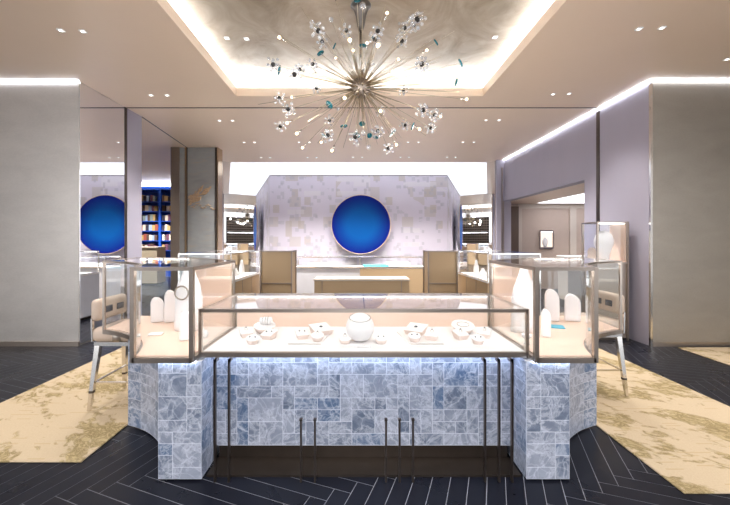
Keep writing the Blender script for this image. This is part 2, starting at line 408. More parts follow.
backmirror(AXr, BXr, 'tall angled mirror next to the doorway of the taupe room', True)
mb = MB(); mb.box(-3.9, 8.45, 0, -3.7, 9.56, CZ); struct('wall_left_far', mb, 'lav')
# left book room
mb = MB(); mb.box(-10, 13.85, 0, -3.7, 14.0, CZ); mb.box(-10, 6.13, 0, -9.9, 13.85, CZ); mb.box(-3.9, 9.56, 0, -3.78, 13.85, CZ)
struct('wall_book_room', mb, 'taupe')
# right room
mb = MB(); mb.box(XR + .18, 10.34, 0, 8.5, 10.5, 2.44); mb.box(8.4, 6.12, 0, 8.5, 10.34, 2.44); struct('wall_taupe_room', mb, 'taupe')
mb = MB(); mb.box(XR + .18, 6.12, 2.44, 8.5, 10.5, 2.56); struct('ceiling_taupe_room', mb, 'ceiling')
mb = MB(); mb.add([(5.07, 7.2, 2.438), (7.6, 7.2, 2.438), (7.6, 10.1, 2.438), (5.07, 10.1, 2.438)], [(0, 1, 2, 3)]); mb.box(5.07, 7.2, 2.432, 7.6, 10.1, 2.4395)
struct('trim_11', mb, 'sky_panel', 'glowing white ceiling panel in the taupe room')
mb = MB(); mb.box(4.06, 10.28, 0, 4.62, 10.34, 2.36); struct('door_1', mb, 'walnut', 'dark walnut door leaf')
mb = MB(); mb.box(4.62, 10.30, 0, 4.72, 10.34, 2.44); mb.box(6.10, 10.30, 0, 6.28, 10.34, 2.44); mb.box(4.725, 10.31, 2.30, 6.095, 10.34, 2.44); mb.box(6.285, 10.31, 2.30, 8.4, 10.34, 2.44); struct('trim_12', mb, 'taupe_light', 'paler stiles and rail on the taupe wall')
mb = MB(); mb.box(-6.75, 1.2, 0, -6.6, 4.75, CZ); struct('wall_left_front', mb, 'satin')
mb = MB(); mb.box(6.6, 1.2, 0, 6.75, 4.75, CZ); struct('wall_right_front', mb, 'satin_dark')
def lattice(x0, x1, y, label):
    t = thing('lattice_screen', label, 'screen', ((x0 + x1) / 2, y, 0))
    m = MB(); z1 = 3.25
    for x in (x0, x1): m.bar((x, y, 0), (x, y, z1), .06)
    for z in (.03, 1.05, z1 - .03): m.bar((x0, y, z), (x1, y, z), .06)
    link('frame', m, 'bronze_dark', t)
    m = MB(); n = round((x1 - x0) / .2)
    for k in range(n + 1):
        x = x0 + (x1 - x0) * k / n; m.bar((x, y - .02, 1.05), (x, y - .02, z1), .03)
    for k in range(10): m.bar((x0, y + .02, 1.15 + k * .2), (x1, y + .02, 1.15 + k * .2), .07)
    link('lattice', m, 'bronze', t)
    m = MB(); m.box(x0 + .02, y - .02, .05, x1 - .02, y + .02, 1.03); link('lower_panel', m, 'bronze_dark', t)
    m = MB(); m.box(x0 + .02, y - .06, 1.05, x1 - .02, y - .04, z1); link('backing', m, 'bronze_dark', t)
    m = MB(); m.box(x0 + .1, y + .035, 1.98, x1 - .1, y + .06, 2.01); m.box(x0 + .1, y + .035, 1.06, x1 - .1, y + .06, 1.09); link('light_strip', m, 'led', t)
lattice(-4.6, -.9, -2.6, 'dark bronze lattice screen on the champagne wall side of the entrance')
lattice(.98, 4.7, -2.6, 'dark bronze lattice screen on the pewter wall side of the entrance')
# ------------------------------------------------------------------ marble pillar
Yp = 8.16
p = thing('marble_pillar', 'grey green marble pillar with gold feather relief and gilt edges', 'pillar', (-3.68, 8.28, 0))
m = MB(); m.box(-3.84, Yp, 0, -3.215, Yp + .25, CZ - .002); link('marble_panel', m, 'artstone', p)
m = MB(); m.box(-3.215, Yp - .01, 0, -3.17, Yp + .26, CZ - .002); link('black_edge', m, 'bronze_dark', p)
m = MB(); m.box(-3.17, Yp - .014, 0, -3.145, Yp + .26, CZ - .002); link('gilt_edge', m, 'gilt', p)
m = MB(); m.box(-3.90, Yp - .012, 0, -3.86, Yp + .26, CZ - .002); link('gilt_edge', m, 'gilt', p)
m = MB(); m.box(-3.86, Yp - .01, 0, -3.84, Yp + .26, CZ - .002); link('black_edge', m, 'bronze_dark', p)
m = MB(); m.box(-4.02, Yp, 0, -3.90, Yp + .25, CZ - .002); link('side_panel', m, 'artstone', p)
m = MB(); m.box(-4.215, Yp - .02, 0, -4.02, Yp + .25, CZ - .002); link('bronze_post', m, 'bronze', p)
m = MB(); rr = random.Random(8)
for k in range(46):
    u = k / 45; cx = -3.80 + .5 * u * rr.uniform(.4, 1.0); cz = 2.28 + .26 * u + rr.uniform(-.09, .09); L = rr.uniform(.10, .2); an = .55 + rr.uniform(-.5, .5)
    d = Vector((math.cos(an), 0, math.sin(an))); w = Vector((-d.z, 0, d.x)) * rr.uniform(.016, .03); c = Vector((cx, Yp - .004, cz))
    m.add([c - d * L / 2, c + w, c + d * L / 2, c - w, c + Vector((0, -.012, 0))], [(0, 1, 4), (1, 2, 4), (2, 3, 4), (3, 0, 4), (0, 3, 2, 1)])
for k in range(16):
    cx = -3.78 + .56 * k / 15; cz = 2.20 - .05 * math.sin(k) - .004 * k; L = rr.uniform(.06, .12)
    c = Vector((cx, Yp - .004, cz)); d = Vector((1, 0, rr.uniform(-.5, .5))).normalized(); w = Vector((-d.z, 0, d.x)) * .012
    m.add([c - d * L / 2, c + w, c + d * L / 2, c - w, c + Vector((0, -.012, 0))], [(0, 1, 4), (1, 2, 4), (2, 3, 4), (3, 0, 4), (0, 3, 2, 1)])
link('gold_feather', m, 'feather', p)

# ------------------------------------------------------------------ blue dish on the back wall
dx, dz, dr = .119, 1.86, .877
d = thing('wall_dish', 'large round blue dish sculpture with thin gold rim on the back wall', 'wall art', (dx, AY - .22, dz))
m = MB(); prof = [(max(.001, dr * .985 * k / 14), .075 - .09 * (k / 14) ** 2) for k in range(15)]
m.lathe(prof, 56, axis='y'); o = link('blue_face', m, 'dish', d, world=False)
m = MB(); m.lathe([(dr * math.cos(k * PI / 20), .02 + .14 * math.sin(k * PI / 20)) for k in range(10)] + [(.05, .165)], 56, axis='y'); link('shell', m, 'pale_stone', d, world=False)
m = MB(); m.torus((0, -.005, 0), dr * .995, .014, 64, 6, 'y'); link('rim', m, 'rim', d, world=False)
m = MB(); m.tube((0, .16, 0), (0, .22, 0), .05, n=12); link('wall_mount', m, 'steel', d, world=False)

# ------------------------------------------------------------------ stone clad display counters
def partition(cols, rows, rng):
    used = [[False] * cols for _ in range(rows)]; out = []
    for r in range(rows):
        for c in range(cols):
            if used[r][c]: continue
            w, h = rng.choice([(1, 1), (1, 2), (2, 1), (2, 2), (2, 2), (3, 2), (1, 2), (2, 1), (3, 1)])
            w = min(w, cols - c); h = min(h, rows - r)
            while any(used[r][c + k] for k in range(w)): w -= 1
            for i in range(h):
                for k in range(w): used[r + i][c + k] = True
            out.append((c, r, c + w, r + h))
    return out
def tiled(mb, path, z0, z1, cell, rng, flip=1):
    P = [Vector(p) for p in path]; L = [0]
    for a, b in zip(P, P[1:]): L.append(L[-1] + (b - a).length)
    tot = L[-1]; cols = max(1, round(tot / cell)); rows = max(1, round((z1 - z0) / cell)); cu = tot / cols; cv = (z1 - z0) / rows
    def at(u):
        u = min(max(u, 0), tot)
        for k in range(len(P) - 1):
            if u <= L[k + 1] + 1e-9:
                f = (u - L[k]) / (L[k + 1] - L[k]); p = P[k].lerp(P[k + 1], f); dd = (P[k + 1] - P[k]).normalized()
                return p, Vector((dd.y, -dd.x)) * flip
        return P[-1], Vector((0, -1))
    g = .0017
    for c0, r0, c1, r1 in partition(cols, rows, rng):
        u0, u1, v0, v1 = c0 * cu + g, c1 * cu - g, z0 + r0 * cv + g, z0 + r1 * cv - g
        ns = max(1, math.ceil((u1 - u0) / .05)) if len(P) > 2 else 1
        vs = []; dep = .0008
        for k in range(ns + 1):
            p, nn = at(u0 + (u1 - u0) * k / ns); q = p + nn * dep
            vs += [(p.x, p.y, v0), (q.x, q.y, v0), (q.x, q.y, v1), (p.x, p.y, v1)]
        fs = []
        for k in range(ns):
            a, b = 4 * k, 4 * k + 4
            fs += [(a + 1, b + 1, b + 2, a + 2), (a, b, b + 1, a + 1), (a + 2, b + 2, b + 3, a + 3)]
        fs += [(0, 1, 2, 3), (4 * ns + 3, 4 * ns + 2, 4 * ns + 1, 4 * ns)]
        mb.add(vs, fs, 0)
def arc(p, q, s, n=14):          # plan arc from p to q bulging by s to the left of p->q
    p, q = Vector(p), Vector(q); c = (q - p).length; R = (c * c / 4 + s * s) / (2 * s)
    d = (q - p).normalized(); nn = Vector((-d.y, d.x)); o = (p + q) / 2 - nn * (R - s); a = math.asin(c / 2 / R)
    return [tuple(o + nn * R * math.cos(-a + 2 * a * k / n) + d * R * math.sin(-a + 2 * a * k / n)) for k in range(n + 1)]

CXm = .04
# --- centre table
TX0, TX1, TY0, TY1 = -.922, 1.002, 2.122, 2.765
c = thing('display_counter', 'wide glass jewellery counter on pieced blue white stone between the two wings', 'display counter', (CXm, 2.4, 0))
m = MB(); B = .018
for z in (.725, .984): 
    hh = .03 if z < .8 else .02
    m.bar((TX0, TY0, z), (TX1, TY0, z), B, hh)
m.bar((TX0, TY1, .984), (TX1, TY1, .984), .012, .014); m.bar((TX0, TY1, .725), (TX1, TY1, .725), B, .03)
for x in (TX0, TX1):
    m.bar((x, TY0, .71), (x, TY0, .994), B); m.bar((x, TY1, .71), (x, TY1, .99), .014)
    m.bar((x, TY0, .984), (x, TY1, .984), .012, .014); m.bar((x, TY0, .725), (x, TY1, .725), B, .03)
link('frame', m, 'bronze', c)
m = MB(); m.bar((CXm + .005, TY0 + .01, .986), (CXm + .005, TY1 - .01, .986), .005, .008); link('top_joint', m, 'steel', c)
m = MB(); m.box(TX0 + .01, TY0 + .01, .71, TX1 - .01, TY1 - .01, .742); link('display_floor', m, 'display_white', c)
m = MB(); m.box(TX0 + .01, TY1 - .03, .742, TX1 - .01, TY1 - .012, .975); link('back_panel', m, 'peach', c)
m = MB(); m.box(TX0 + .01, TY0 - .003, .745, TX1 - .01, TY0 + .003, .974); link('front_glass', m, 'glass', c)
m = MB(); m.box(TX0 + .01, TY0 + .01, .986, TX1 - .01, TY1 - .008, .991); link('top_glass', m, 'glass_top', c)
for x in (TX0, TX1):
    m = MB(); m.box(x - .003, TY0 + .01, .745, x + .003, TY1 - .01, .974); link('side_glass', m, 'glass', c)
m = MB(); m.box(TX0 + .02, TY0 + .0095, .9745, TX1 - .02, TY0 + .018, .984); link('light_strip', m, 'led_case', c)
m = MB(); m.box(TX0 + .02, TY1 - .05, .968, TX1 - .02, TY1 - .036, .975); link('light_strip', m, 'led_case', c)
PYf = 2.252
m = MB(); m.box(-.895, PYf, .115, .975, PYf + .45, .709, 1)
tiled(m, [(-.895, PYf), (.975, PYf)], .117, .708, .0715, random.Random(21), 1); link('stone_front', m, ['stone', 'stone_grout'], c)
m = MB(); m.box(-.88, 2.30, 0, .96, 2.68, .115); link('kick_plinth', m, 'bronze_dark', c)
m = MB(); m.box(-.89, 2.126, 0, .97, 2.30, .012); link('floor_plate', m, 'bronze_dark', c)
m = MB(); m.box(-.88, 2.19, .698, .96, 2.215, .7095); link('under_light', m, 'led_under', c)
for px, tall in ((215, 1), (229, 1), (301, 0), (315, 0), (386, 0), (399.6, 0), (413, 0), (485, 1), (499, 1), (512, 1)):
    x = PX(px, 2.085); m = MB(); m.box(x - .0055, 2.078, 0, x + .0055, 2.096, .709 if tall else .362)
    if tall: m.box(x - .0055, 2.078, .690, x + .0055, 2.135, .709)
    else: m.box(x - .009, 2.078, .355, x + .009, 2.10, .364)
    link('bronze_rod', m, 'bronze_rod', c)

# --- the two wings (the right one mirrors the left about the counter's axis)
def wing(sgn, label):
    f = (lambda x, y: (x, y)) if sgn < 0 else (lambda x, y: (2 * CXm - x, y))
    w = thing('corner_showcase', label, 'display counter', (*f(-1.3, 2.45), 0))
    P1, P2, P3, P3b, P4, P5 = (-1.282, 2.06), (-.945, 2.06), (-.945, 2.765), (-1.45, 3.17), (-1.95, 3.17), (-1.896, 2.70)
    A = arc(P5, P1, .115)
    T = [f(*q) for q in A]; q1, q2, q3, q3b, q4, q5 = (f(*q) for q in (P1, P2, P3, P3b, P4, P5))
    zb, zf, zt = .70, .735, 1.245
    m = MB(); b = .024
    for (u, v) in ((q1, q2), (q2, q3), (q3, q3b), (q3b, q4), (q4, q5)):
        m.bar((*u, zb + .013), (*v, zb + .013), b, .03); m.bar((*u, zt - .01), (*v, zt - .01), .02, .02)
    m.ribbon(T, zb - .002, zb + .028, b); m.ribbon(T, zt - .016, zt - .002, .014)
    for q in (q1, q2): m.bar((*q, zb), (*q, zt), b)
    for q in (q3, q5, q4, q3b): m.bar((*q, zb), (*q, zt), .016)
    link('frame', m, 'bronze', w)
    inset = [f(*q) for q in arc((-1.885, 2.705), (-1.272, 2.07), .115)] + [f(-.957, 2.07), f(-.957, 2.76), f(-1.455, 3.16), f(-1.94, 3.16)]
    m = MB(); m.prism(inset, zb + .004, zf); link('display_floor', m, 'peach', w)
    m = MB(); m.prism(inset, zt - .008, zt - .002); link('top_glass', m, 'glass_top', w)
    m = MB(); m.ribbon(T, zf, zt - .018, .006); link('curved_glass', m, 'glass', w)
    for u, v in ((P1, P2), (P2, P3), (P3b, P4), (P4, P5)):
        m = MB(); u, v = f(*u), f(*v); m.ribbon([u, v], zf - .004, zt - .02, .006); link('pane', m, 'glass', w)
    m = MB(); m.ribbon([f(-.965, 2.762), f(-1.445, 3.147)], zf, zt - .02, .012); link('back_panel', m, 'peach', w)
    for u, v in (((-1.26, 2.076), (-.97, 2.076)), ((-1.90, 3.155), (-1.47, 3.155)), ((-.961, 2.1), (-.961, 2.72))):
        m = MB(); m.bar((*f(*u), zt - .0135), (*f(*v), zt - .0135), .009, .009); link('light_strip', m, 'led_wing', w)
    # plinth
    S1, S2, S3, S4 = (-1.154, 2.09), (-.904, 2.09), (-.900, 2.70), (-1.717, 2.70)
    SA = arc(S4, S1, .105)
    body = [f(*q) for q in SA] + [f(*S2), f(*S3)]
    m = MB(); m.prism(body, .012, zb - .004, 1)
    tiled(m, [f(*q) for q in SA], .013, zb - .005, .0715, random.Random(5), 1 if sgn < 0 else -1)
    tiled(m, [f(*S1), f(*S2)], .013, zb - .005, .0715, random.Random(6), 1 if sgn < 0 else -1)
    tiled(m, [f(*S2), f(*S3)], .013, zb - .005, .0715, random.Random(7), 1 if sgn < 0 else -1)
    link('stone_plinth', m, ['stone', 'stone_grout'], w)
    m = MB(); m.prism([f(*q) for q in arc((-1.66, 2.68), (-1.13, 2.12), .105)] + [f(-.92, 2.12), f(-.92, 2.68)], 0, .0125); link('toe', m, 'bronze_dark', w)
    m = MB(); m.bar((*f(-1.18, 2.075), zb - .004), (*f(-.93, 2.075), zb - .004), .012, .008); link('under_light', m, 'led_under', w)
    return w
wing(-1, 'glass corner showcase on curved stone plinth, with a dark bangle on the bust inside')
wing(1, 'glass corner showcase on curved stone plinth, with a turquoise card inside')

# ------------------------------------------------------------------ display forms
Zt = .742
def frustum(m, a, b, h, tilt, square=True, mi_top=0, mi_side=1):
    n = 4 if square else 22
    def ring(r, z0, tl):
        out = []
        for k in range(n):
            an = 2 * PI * (k + .5) / n if square else 2 * PI * k / n
            rr = r / math.cos(PI / 4) if square else r
            x, y = rr * math.cos(an), rr * math.sin(an); out.append((x, y, z0 + tl * y / max(r, 1e-6)))
        return out
    lo, mid, hi = ring(b, 0, 0), ring(a, h - .006, tilt), ring(a * .97, h, tilt)
    m.add(lo + mid, [(k, (k + 1) % n, (k + 1) % n + n, k + n) for k in range(n)] + [tuple(range(n - 1, -1, -1))], mi_side, not square)
    m.add(mid + hi, [(k, (k + 1) % n, (k + 1) % n + n, k + n) for k in range(n)] + [tuple(range(n, 2 * n))], mi_top)
def stand(px, py, square, label, rot, gem, z=Zt):
    Y = DY(py, z) + .03; X = PX(px, Y)
    if square: h = .046; m = MB(); frustum(m, .042, .030, h, .010)
    else: h = .040; m = MB(); frustum(m, .041, .028, h, .009, False)
    one('ring_stand', m, ['form_white', 'form_edge'], label, 'display stand', (X, Y, z), 'small tapered jewellery stands on the white counter floor', rot)
    short = label.split(' tapered stand ')[1]
    if gem == 'ring':
        m = MB(); m.torus((0, 0, .0095), .0095, .0016, 16, 6, 'y'); r = thing('ring', 'silver ring on the stand ' + short, 'ring', (X, Y, z + h - .0015))
        link('band', m, 'steel', r, world=False); m = MB(); m.ball((0, 0, .021), .0045, 8, 5); link('gem', m, 'diamond', r, world=False)
    else:
        for k in (-1, 1):
            m = MB(); m.ball((0, 0, .004), .0052, 8, 5)
            one('stud_earring', m, 'diamond', 'dark stud on the stand ' + short, 'earring', (X + k * .017, Y, z + h - .001), 'stud pair on the stand ' + short)
stand(246, 338, True, 'square white tapered stand behind the round one below the bracelet roll', .5, 'ring')
stand(269, 340, True, 'square white tapered stand right in front of the bracelet roll dish', -.35, 'studs')
stand(252.5, 345, False, 'round white tapered stand nearest the corner with the bracelet roll', .2, 'studs')
stand(345, 344.5, False, 'round white tapered stand just left of the spherical necklace form', 0, 'ring')
stand(381, 344.5, False, 'round white tapered stand just right of the spherical necklace form', 0, 'studs')
stand(460.5, 340, True, 'square white tapered stand in front of the oval necklace dish', .35, 'ring')
stand(484.5, 338.5, True, 'square white tapered stand nearest the turquoise card showcase', -.5, 'ring')
stand(478, 345, False, 'round white tapered stand between two square ones by the necklace dish', 0, 'studs')
def board(px, sk, label):
    X = PX(px, 2.42); m = MB()
    m.add([(-.11, -.15, 0), (.10, -.15, 0), (.10 + sk, .15, 0), (-.11 + sk, .15, 0), (-.11, -.15, .007), (.10, -.15, .007), (.10 + sk, .15, .007), (-.11 + sk, .15, .007)],
          [(0, 3, 2, 1), (4, 5, 6, 7), (0, 1, 5, 4), (1, 2, 6, 5), (2, 3, 7, 6), (3, 0, 4, 7)], 0)
    m.add([(-.104, -.153, .0005), (.104, -.153, .0005), (.104, -.153, .0045), (-.104, -.153, .0045)], [(0, 1, 2, 3)], 1)
    one('display_board', m, ['form_white', 'bronze'], label, 'display board', (X, 2.42, Zt))
board(308, .05, 'flat white display board under stands, left of the spherical necklace form')
board(423, -.05, 'flat white display board under stands, right of the spherical necklace form')
Zb = Zt + .007
stand(302, 339.5, True, 'square white tapered stand on the board left of the spherical form', .35, 'studs', Zb)
stand(317.5, 342, False, 'round white tapered stand on the board left of the spherical form', 0, 'ring', Zb)
stand(432, 340.5, True, 'square white tapered stand on the board right of the spherical form', -.35, 'ring', Zb)
stand(414.5, 342.5, False, 'round white tapered stand on the board right of the spherical form', 0, 'studs', Zb)
def pillow(px, rot, label):
    Y = 2.50; m = MB()
    a, b, h0, h1 = .068, .062, .030, .060
    lo = [(-a * .8, -b * .8, 0), (a * .8, -b * .8, 0), (a * .8, b * .8, 0), (-a * .8, b * .8, 0)]; hi = [(-a, -b, h0), (a, -b, h0), (a, b, h1), (-a, b, h1)]
    m.add(lo + hi, [(0, 3, 2, 1)] + [(k, (k + 1) % 4, (k + 1) % 4 + 4, k + 4) for k in range(4)], 1); m.add([(x, y, z + .001) for x, y, z in hi], [(0, 1, 2, 3)], 0)
    X = PX(px, Y)
    one('display_wedge', m, ['form_white', 'form_edge'], label, 'display stand', (X, Y, Zb), None, rot)
    m = MB(); m.ball((0, 0, .006), .008, 8, 5, 0, (1.6, 1, .7)); one('brooch', m, 'diamond', 'tiny dark jewel lying on the ' + label.split('white ')[1], 'brooch', (X, Y, Zb + .045), None)
pillow(321, .55, 'sloping white wedge stand at the back of the first board')
pillow(416, -.55, 'sloping white wedge stand at the back of the second board')
# bracelet roll on its dish
Y = 2.56; X = PX(264.5, Y)
m = MB(); frustum(m, .078, .048, .055, .012, False)
one('bracelet_dish', m, ['form_white', 'form_edge'], 'oval white raised dish carrying a bracelet roll', 'display stand', (X, Y, Zt))
m = MB(); m.lathe([(.012, -.045), (.024, -.04), (.027, 0), (.024, .04), (.012, .045)], 18, axis='x'); 
one('bracelet_roll', m, 'form_white', 'small white bracelet roll lying on the oval raised dish', 'display stand', (X + .008, Y + .01, Zt + .083))
for k in range(3):
    m = MB(); m.torus((0, 0, 0), .0278, .0022, 20, 6, 'x')
    one('bracelet', m, 'steel', ['silver bracelet around the roll, left one of three', 'silver bracelet around the middle of the white roll', 'silver bracelet around the roll, right one of three'][k], 'bracelet', (X + .008 + (k - 1) * .017, Y + .01, Zt + .083))
# necklace dish
X = PX(463, Y); m = MB(); frustum(m, .082, .05, .055, .02, False)
one('necklace_dish', m, ['form_white', 'form_edge'], 'oval white tilted dish with a necklace ring on it', 'display stand', (X, Y, Zt))
m = MB(); m.torus((0, 0, 0), .042, .0022, 26, 6, 'z', 0, .85); m.xf(Matrix.Rotation(math.atan(.02 / .08), 4, 'X'))
one('necklace', m, 'steel', 'fine silver necklace ring lying in the tilted oval dish', 'necklace', (X, Y, Zt + .0585))
# spherical necklace form
Y = 2.36; X = PX(360, Y)
m = MB(); R = .092; pr = []
for k in range(13):
    a = -PI / 2 * .78 + (PI / 2 * .78 + PI / 2 * .62) * k / 12; pr.append((R * math.cos(a), .085 + .092 * math.sin(a)))
pr.append((.04, pr[-1][1] + .006)); z0 = pr[0][1]; pr = [(r, z - z0) for r, z in pr]; m.lathe(pr, 32)
one('necklace_form', m, 'form_white', 'white spherical necklace form in the middle of the counter', 'display stand', (X, Y, Zt + .008)).rotation_euler = (.22, 0, 0)
m = MB(); m.torus((0, 0, 0), pr[-3][0] + .003, .0024, 32, 6); one('necklace', m, 'steel', 'fine dark necklace around the top of the spherical form', 'necklace', (X, Y - math.sin(.22) * pr[-3][1], Zt + .008 + math.cos(.22) * pr[-3][1])).rotation_euler = (.22, 0, 0)
m = MB(); m.rbox(-.042, -.022, 0, .042, .022, .010, .003, 2); one('display_plate', m, 'form_white', 'small white plate lying before the spherical necklace form', 'display plate', (PX(364, 2.23), 2.225, Zt))

# arched slab stands inside the wings
def archform(px, pbase, ptop, pw, label, Zf=.735, thick=.05, lean=.0, Yo=0.0, rot=0.0):
    Y = DY(pbase, Zf) + Yo; X = PX(px, Y); h = (H - (ptop - VY) * Y / F) - Zf; w = pw * Y / F
    pts = [(-w / 2, 0), (w / 2, 0), (w / 2, h * .62)]
    for k in range(1, 10):
        a = PI * k / 20 * 1.0; pts.append((-w * .18 + w * .68 * math.cos(a) ** .9 if k < 10 else -w * .18, h * .62 + h * .38 * math.sin(a)))
    pts += [(-w * .22, h), (-w * .40, h * .93), (-w / 2, h * .80)]
    m = MB(); m.slab(pts, -thick / 2, thick / 2)
    bm = bmesh.new(); vs = [bm.verts.new(v) for v in m.v[:]]
    for f in m.f: bm.faces.new([vs[i] for i in f])
    bmesh.ops.remove_doubles(bm, verts=bm.verts, dist=1e-5); bmesh.ops.recalc_face_normals(bm, faces=bm.faces)
    ed = [e for e in bm.edges if len(e.link_faces) == 2 and e.calc_face_angle(0) > 1.2]
    bmesh.ops.bevel(bm, geom=ed, offset=min(.012, thick * .25), segments=2, profile=.5, affect='EDGES'); bm.verts.index_update()
    m2 = MB(); m2.add([v.co.copy() for v in bm.verts], [[v.index for v in f.verts] for f in bm.faces]); bm.free()
    return one('arched_stand', m2, 'form_white', label, 'display stand', (X, Y, Zf), 'arched white slab stands in the glass showcases', rot), (X, Y, h)
archform(157.5, 322, 297, 12, 'low arched white stand at the back of the left-hand showcase', rot=.5)
archform(171, 322, 290, 12, 'medium arched white stand between the low one and the bangle bust', rot=.5)
o, (X, Y, h) = archform(186.5, 340, 311, 13, 'short arched white stand close behind the front pane, under the bangle bust', rot=.4)
archform(552, 321, 289, 13, 'tall arched white stand behind the turquoise card', rot=-.4)
archform(572.5, 321, 294, 14, 'arched white stand at the back near the curved pane of the card showcase', rot=-.4)
archform(546, 337, 309, 9, 'narrow arched white stand by the front post beside the turquoise card', rot=-.5)
archform(534.5, 319, 294, 8, 'slim arched white stand by the peach panel of the card showcase', rot=-.5)
def bust(px, Y, ztop, wid, label, Zf=.735, rot=0.0, mirrored=1, mat='form_white'):
    X = PX(px, Y); h = ztop - Zf
    prof = [(.50, 0), (.50, .10), (.48, .3), (.47, .5), (.40, .68), (.26, .82), (.17, .92), (.14, 1.0)]
    m = MB(); m.lathe([(r * wid, z * h) for r, z in prof], 28, sy=.55)
    return one('necklace_bust', m, mat, label, 'display bust', (X, Y, Zf), None, rot), X
o, X = bust(189, 2.66, 1.222, .21, 'tall white necklace bust with a dark bangle, beside the peach panel')
m = MB(); m.torus((0, 0, 0), .048, .006, 26, 8, 'y'); one('bangle', m, 'bronze', 'dark round bangle worn on the tall white bust', 'bangle', (X - .02, 2.66 - .072, 1.02)).rotation_euler = (.0, 0, 0)
m = MB(); m.ball((0, 0, .03), .035, 16, 10, 0, (1, 1, .86)); one('ring_cone', m, 'form_white', 'small white rounded form at the foot of the tall bust', 'display stand', (PX(203, 2.44), 2.44, .735))
bust(524, 2.62, 1.205, .19, 'wide white necklace bust against the peach panel of the card showcase')
m = MB(); m.lathe([(.02, 0), (.022, .004), (.008, .012), (.008, .028), (.03, .045), (.031, .062), (.0285, .064)], 20)
one('ring_cup', m, 'form_white', 'little white footed cup seen through the end of the counter', 'display stand', (1.085, 2.30, .735))
m = MB(); m.rbox(-.045, -.03, 0, .045, .03, .012, .004, 2); one('folded_cloth', m, 'paper', 'small folded white cloth lying on the peach showcase floor', 'cloth', (PX(157.5, 2.55), 2.53, .735), None, .15)
m = MB(); m.box(-.048, -.055, 0, .048, .055, .006); o = one('price_card', m, 'card_blue', 'flat turquoise card lying on the peach showcase floor', 'card', (PX(557, 2.75), 2.70, .735), None, -.35)
o.location.y = DY(327, .735); o.location.x = PX(557, o.location.y)

# ------------------------------------------------------------------ stools
def make_stool(loc, label):
    s = thing('counter_stool', label, 'stool', loc)
    def L(name, m, mat, par=None): return link(name, m, mat, par or s, world=False)
    m = MB(); m.rbox(-.205, -.20, .545, .205, .20, .665, .045, 4); L('seat', m, 'cream')
    m = MB(); m.rbox(-.195, .14, .715, .195, .215, .895, .035, 4); br = L('backrest', m, 'cream')
    for x in (-.11, .035):
        m = MB(); m.rbox(x - .005, .133, .775, x + .085, .143, .83, .004, 1); L('buckle_strap', m, 'navy', br)
    for x in (-.18, .18):
        m = MB(); m.bar((x, .195, .55), (x, .2, .74), .025, .012); L('back_support', m, 'steel')
    for x in (-.202, .202): m = MB(); m.rbox(x - .006, -.05, .552, x + .006, .02, .625, .004, 1); L('metal_tag', m, 'bronze')
    m = MB(); m.box(-.19, -.18, .515, .19, .18, .548); L('seat_frame', m, 'steel')
    for sx in (-1, 1):
        for sy in (-1, 1):
            top = Vector((sx * .168, sy * .155, .53)); bot = Vector((sx * .222, sy * .195, 0)); j = top.lerp(bot, .70); j2 = top.lerp(bot, .735)
            def leg(a, b, ra, rb):
                m = MB(); d = MB()
                vs = [(o.x + i * r, o.y + k * r, o.z) for o, r in ((a, ra), (b, rb)) for k in (-1, 1) for i in (-1, 1)]
                return m.add(vs, [(0, 2, 3, 1), (4, 5, 7, 6), (0, 1, 5, 4), (2, 6, 7, 3), (0, 4, 6, 2), (1, 3, 7, 5)])
            lg = L('leg', leg(top, j, .021, .015), 'steel')
            L('leg_band', leg(j, j2, .016, .016), 'bronze_dark', lg); L('leg_tip', leg(j2, bot, .0145, .011), 'steel', lg)
    m = MB(); z = .22
    q = [(-.198, -.172, z), (.198, -.172, z), (.198, .172, z), (-.198, .172, z)]
    for a, b in zip(q, q[1:] + q[:1]): m.bar(a, b, .012)
    L('footrest', m, 'steel'); return s
st = make_stool((-1.98, 3.145, .0135), 'cream counter stool with tapered metal legs, behind the showcase with the bangle bust'); st.rotation_euler = (0, 0, PI / 2)
dup(st, (2.20, 3.42, .0135), 'cream counter stool with tapered metal legs, behind the turquoise card showcase', -PI / 2)

# ------------------------------------------------------------------ rugs
def rug(x0, y0, x1, y1, label):
    m = MB(); m.rbox(x0, y0, 0, x1, y1, .012, .004, 1); m.sm = [False] * len(m.sm)
    one('rug', m, 'rug', label, 'rug')
rug(-3.04, 2.26, -1.73, 5.3, 'cream rug with olive cloud pattern along the champagne wall side')
rug(1.80, 1.98, 3.11, 5.3, 'cream rug with olive cloud pattern along the pewter wall side')
rug(4.15, 3.05, 6.3, 4.66, 'pale rug at the foot of the pewter wall')

# ------------------------------------------------------------------ rear counters
def rear_block(x0, x1, label):
    t = thing('display_pedestal', label, 'display pedestal', ((x0 + x1) / 2, 6.3, 0))
    m = MB(); m.box(x0 + .02, 6.15, .04, x1 - .02, 6.58, 1.195); link('body', m, 'tan', t)
    m = MB()
    for x in (x0 + .01, x1 - .01):
        for y in (6.14, 6.59): m.bar((x, y, .0), (x, y, 1.205), .022)
    for z in (.05, 1.205, .66):
        m.bar((x0, 6.14, z), (x1, 6.14, z), .02)
    m.bar((x0 + .01, 6.14, 1.205), (x0 + .01, 6.59, 1.205), .02); m.bar((x1 - .01, 6.14, 1.205), (x1 - .01, 6.59, 1.205), .02)
    link('frame', m, 'bronze', t)
    m = MB(); m.box(x0 + .02, 6.15, 1.197, x1 - .02, 6.58, 1.212); link('glass_top', m, 'mirror', t)
rear_block(-1.65, -1.107, 'tan framed block pedestal on the marble pillar side of the desk')
rear_block(1.21, 1.72, 'tan framed block pedestal on the doorway side of the desk')
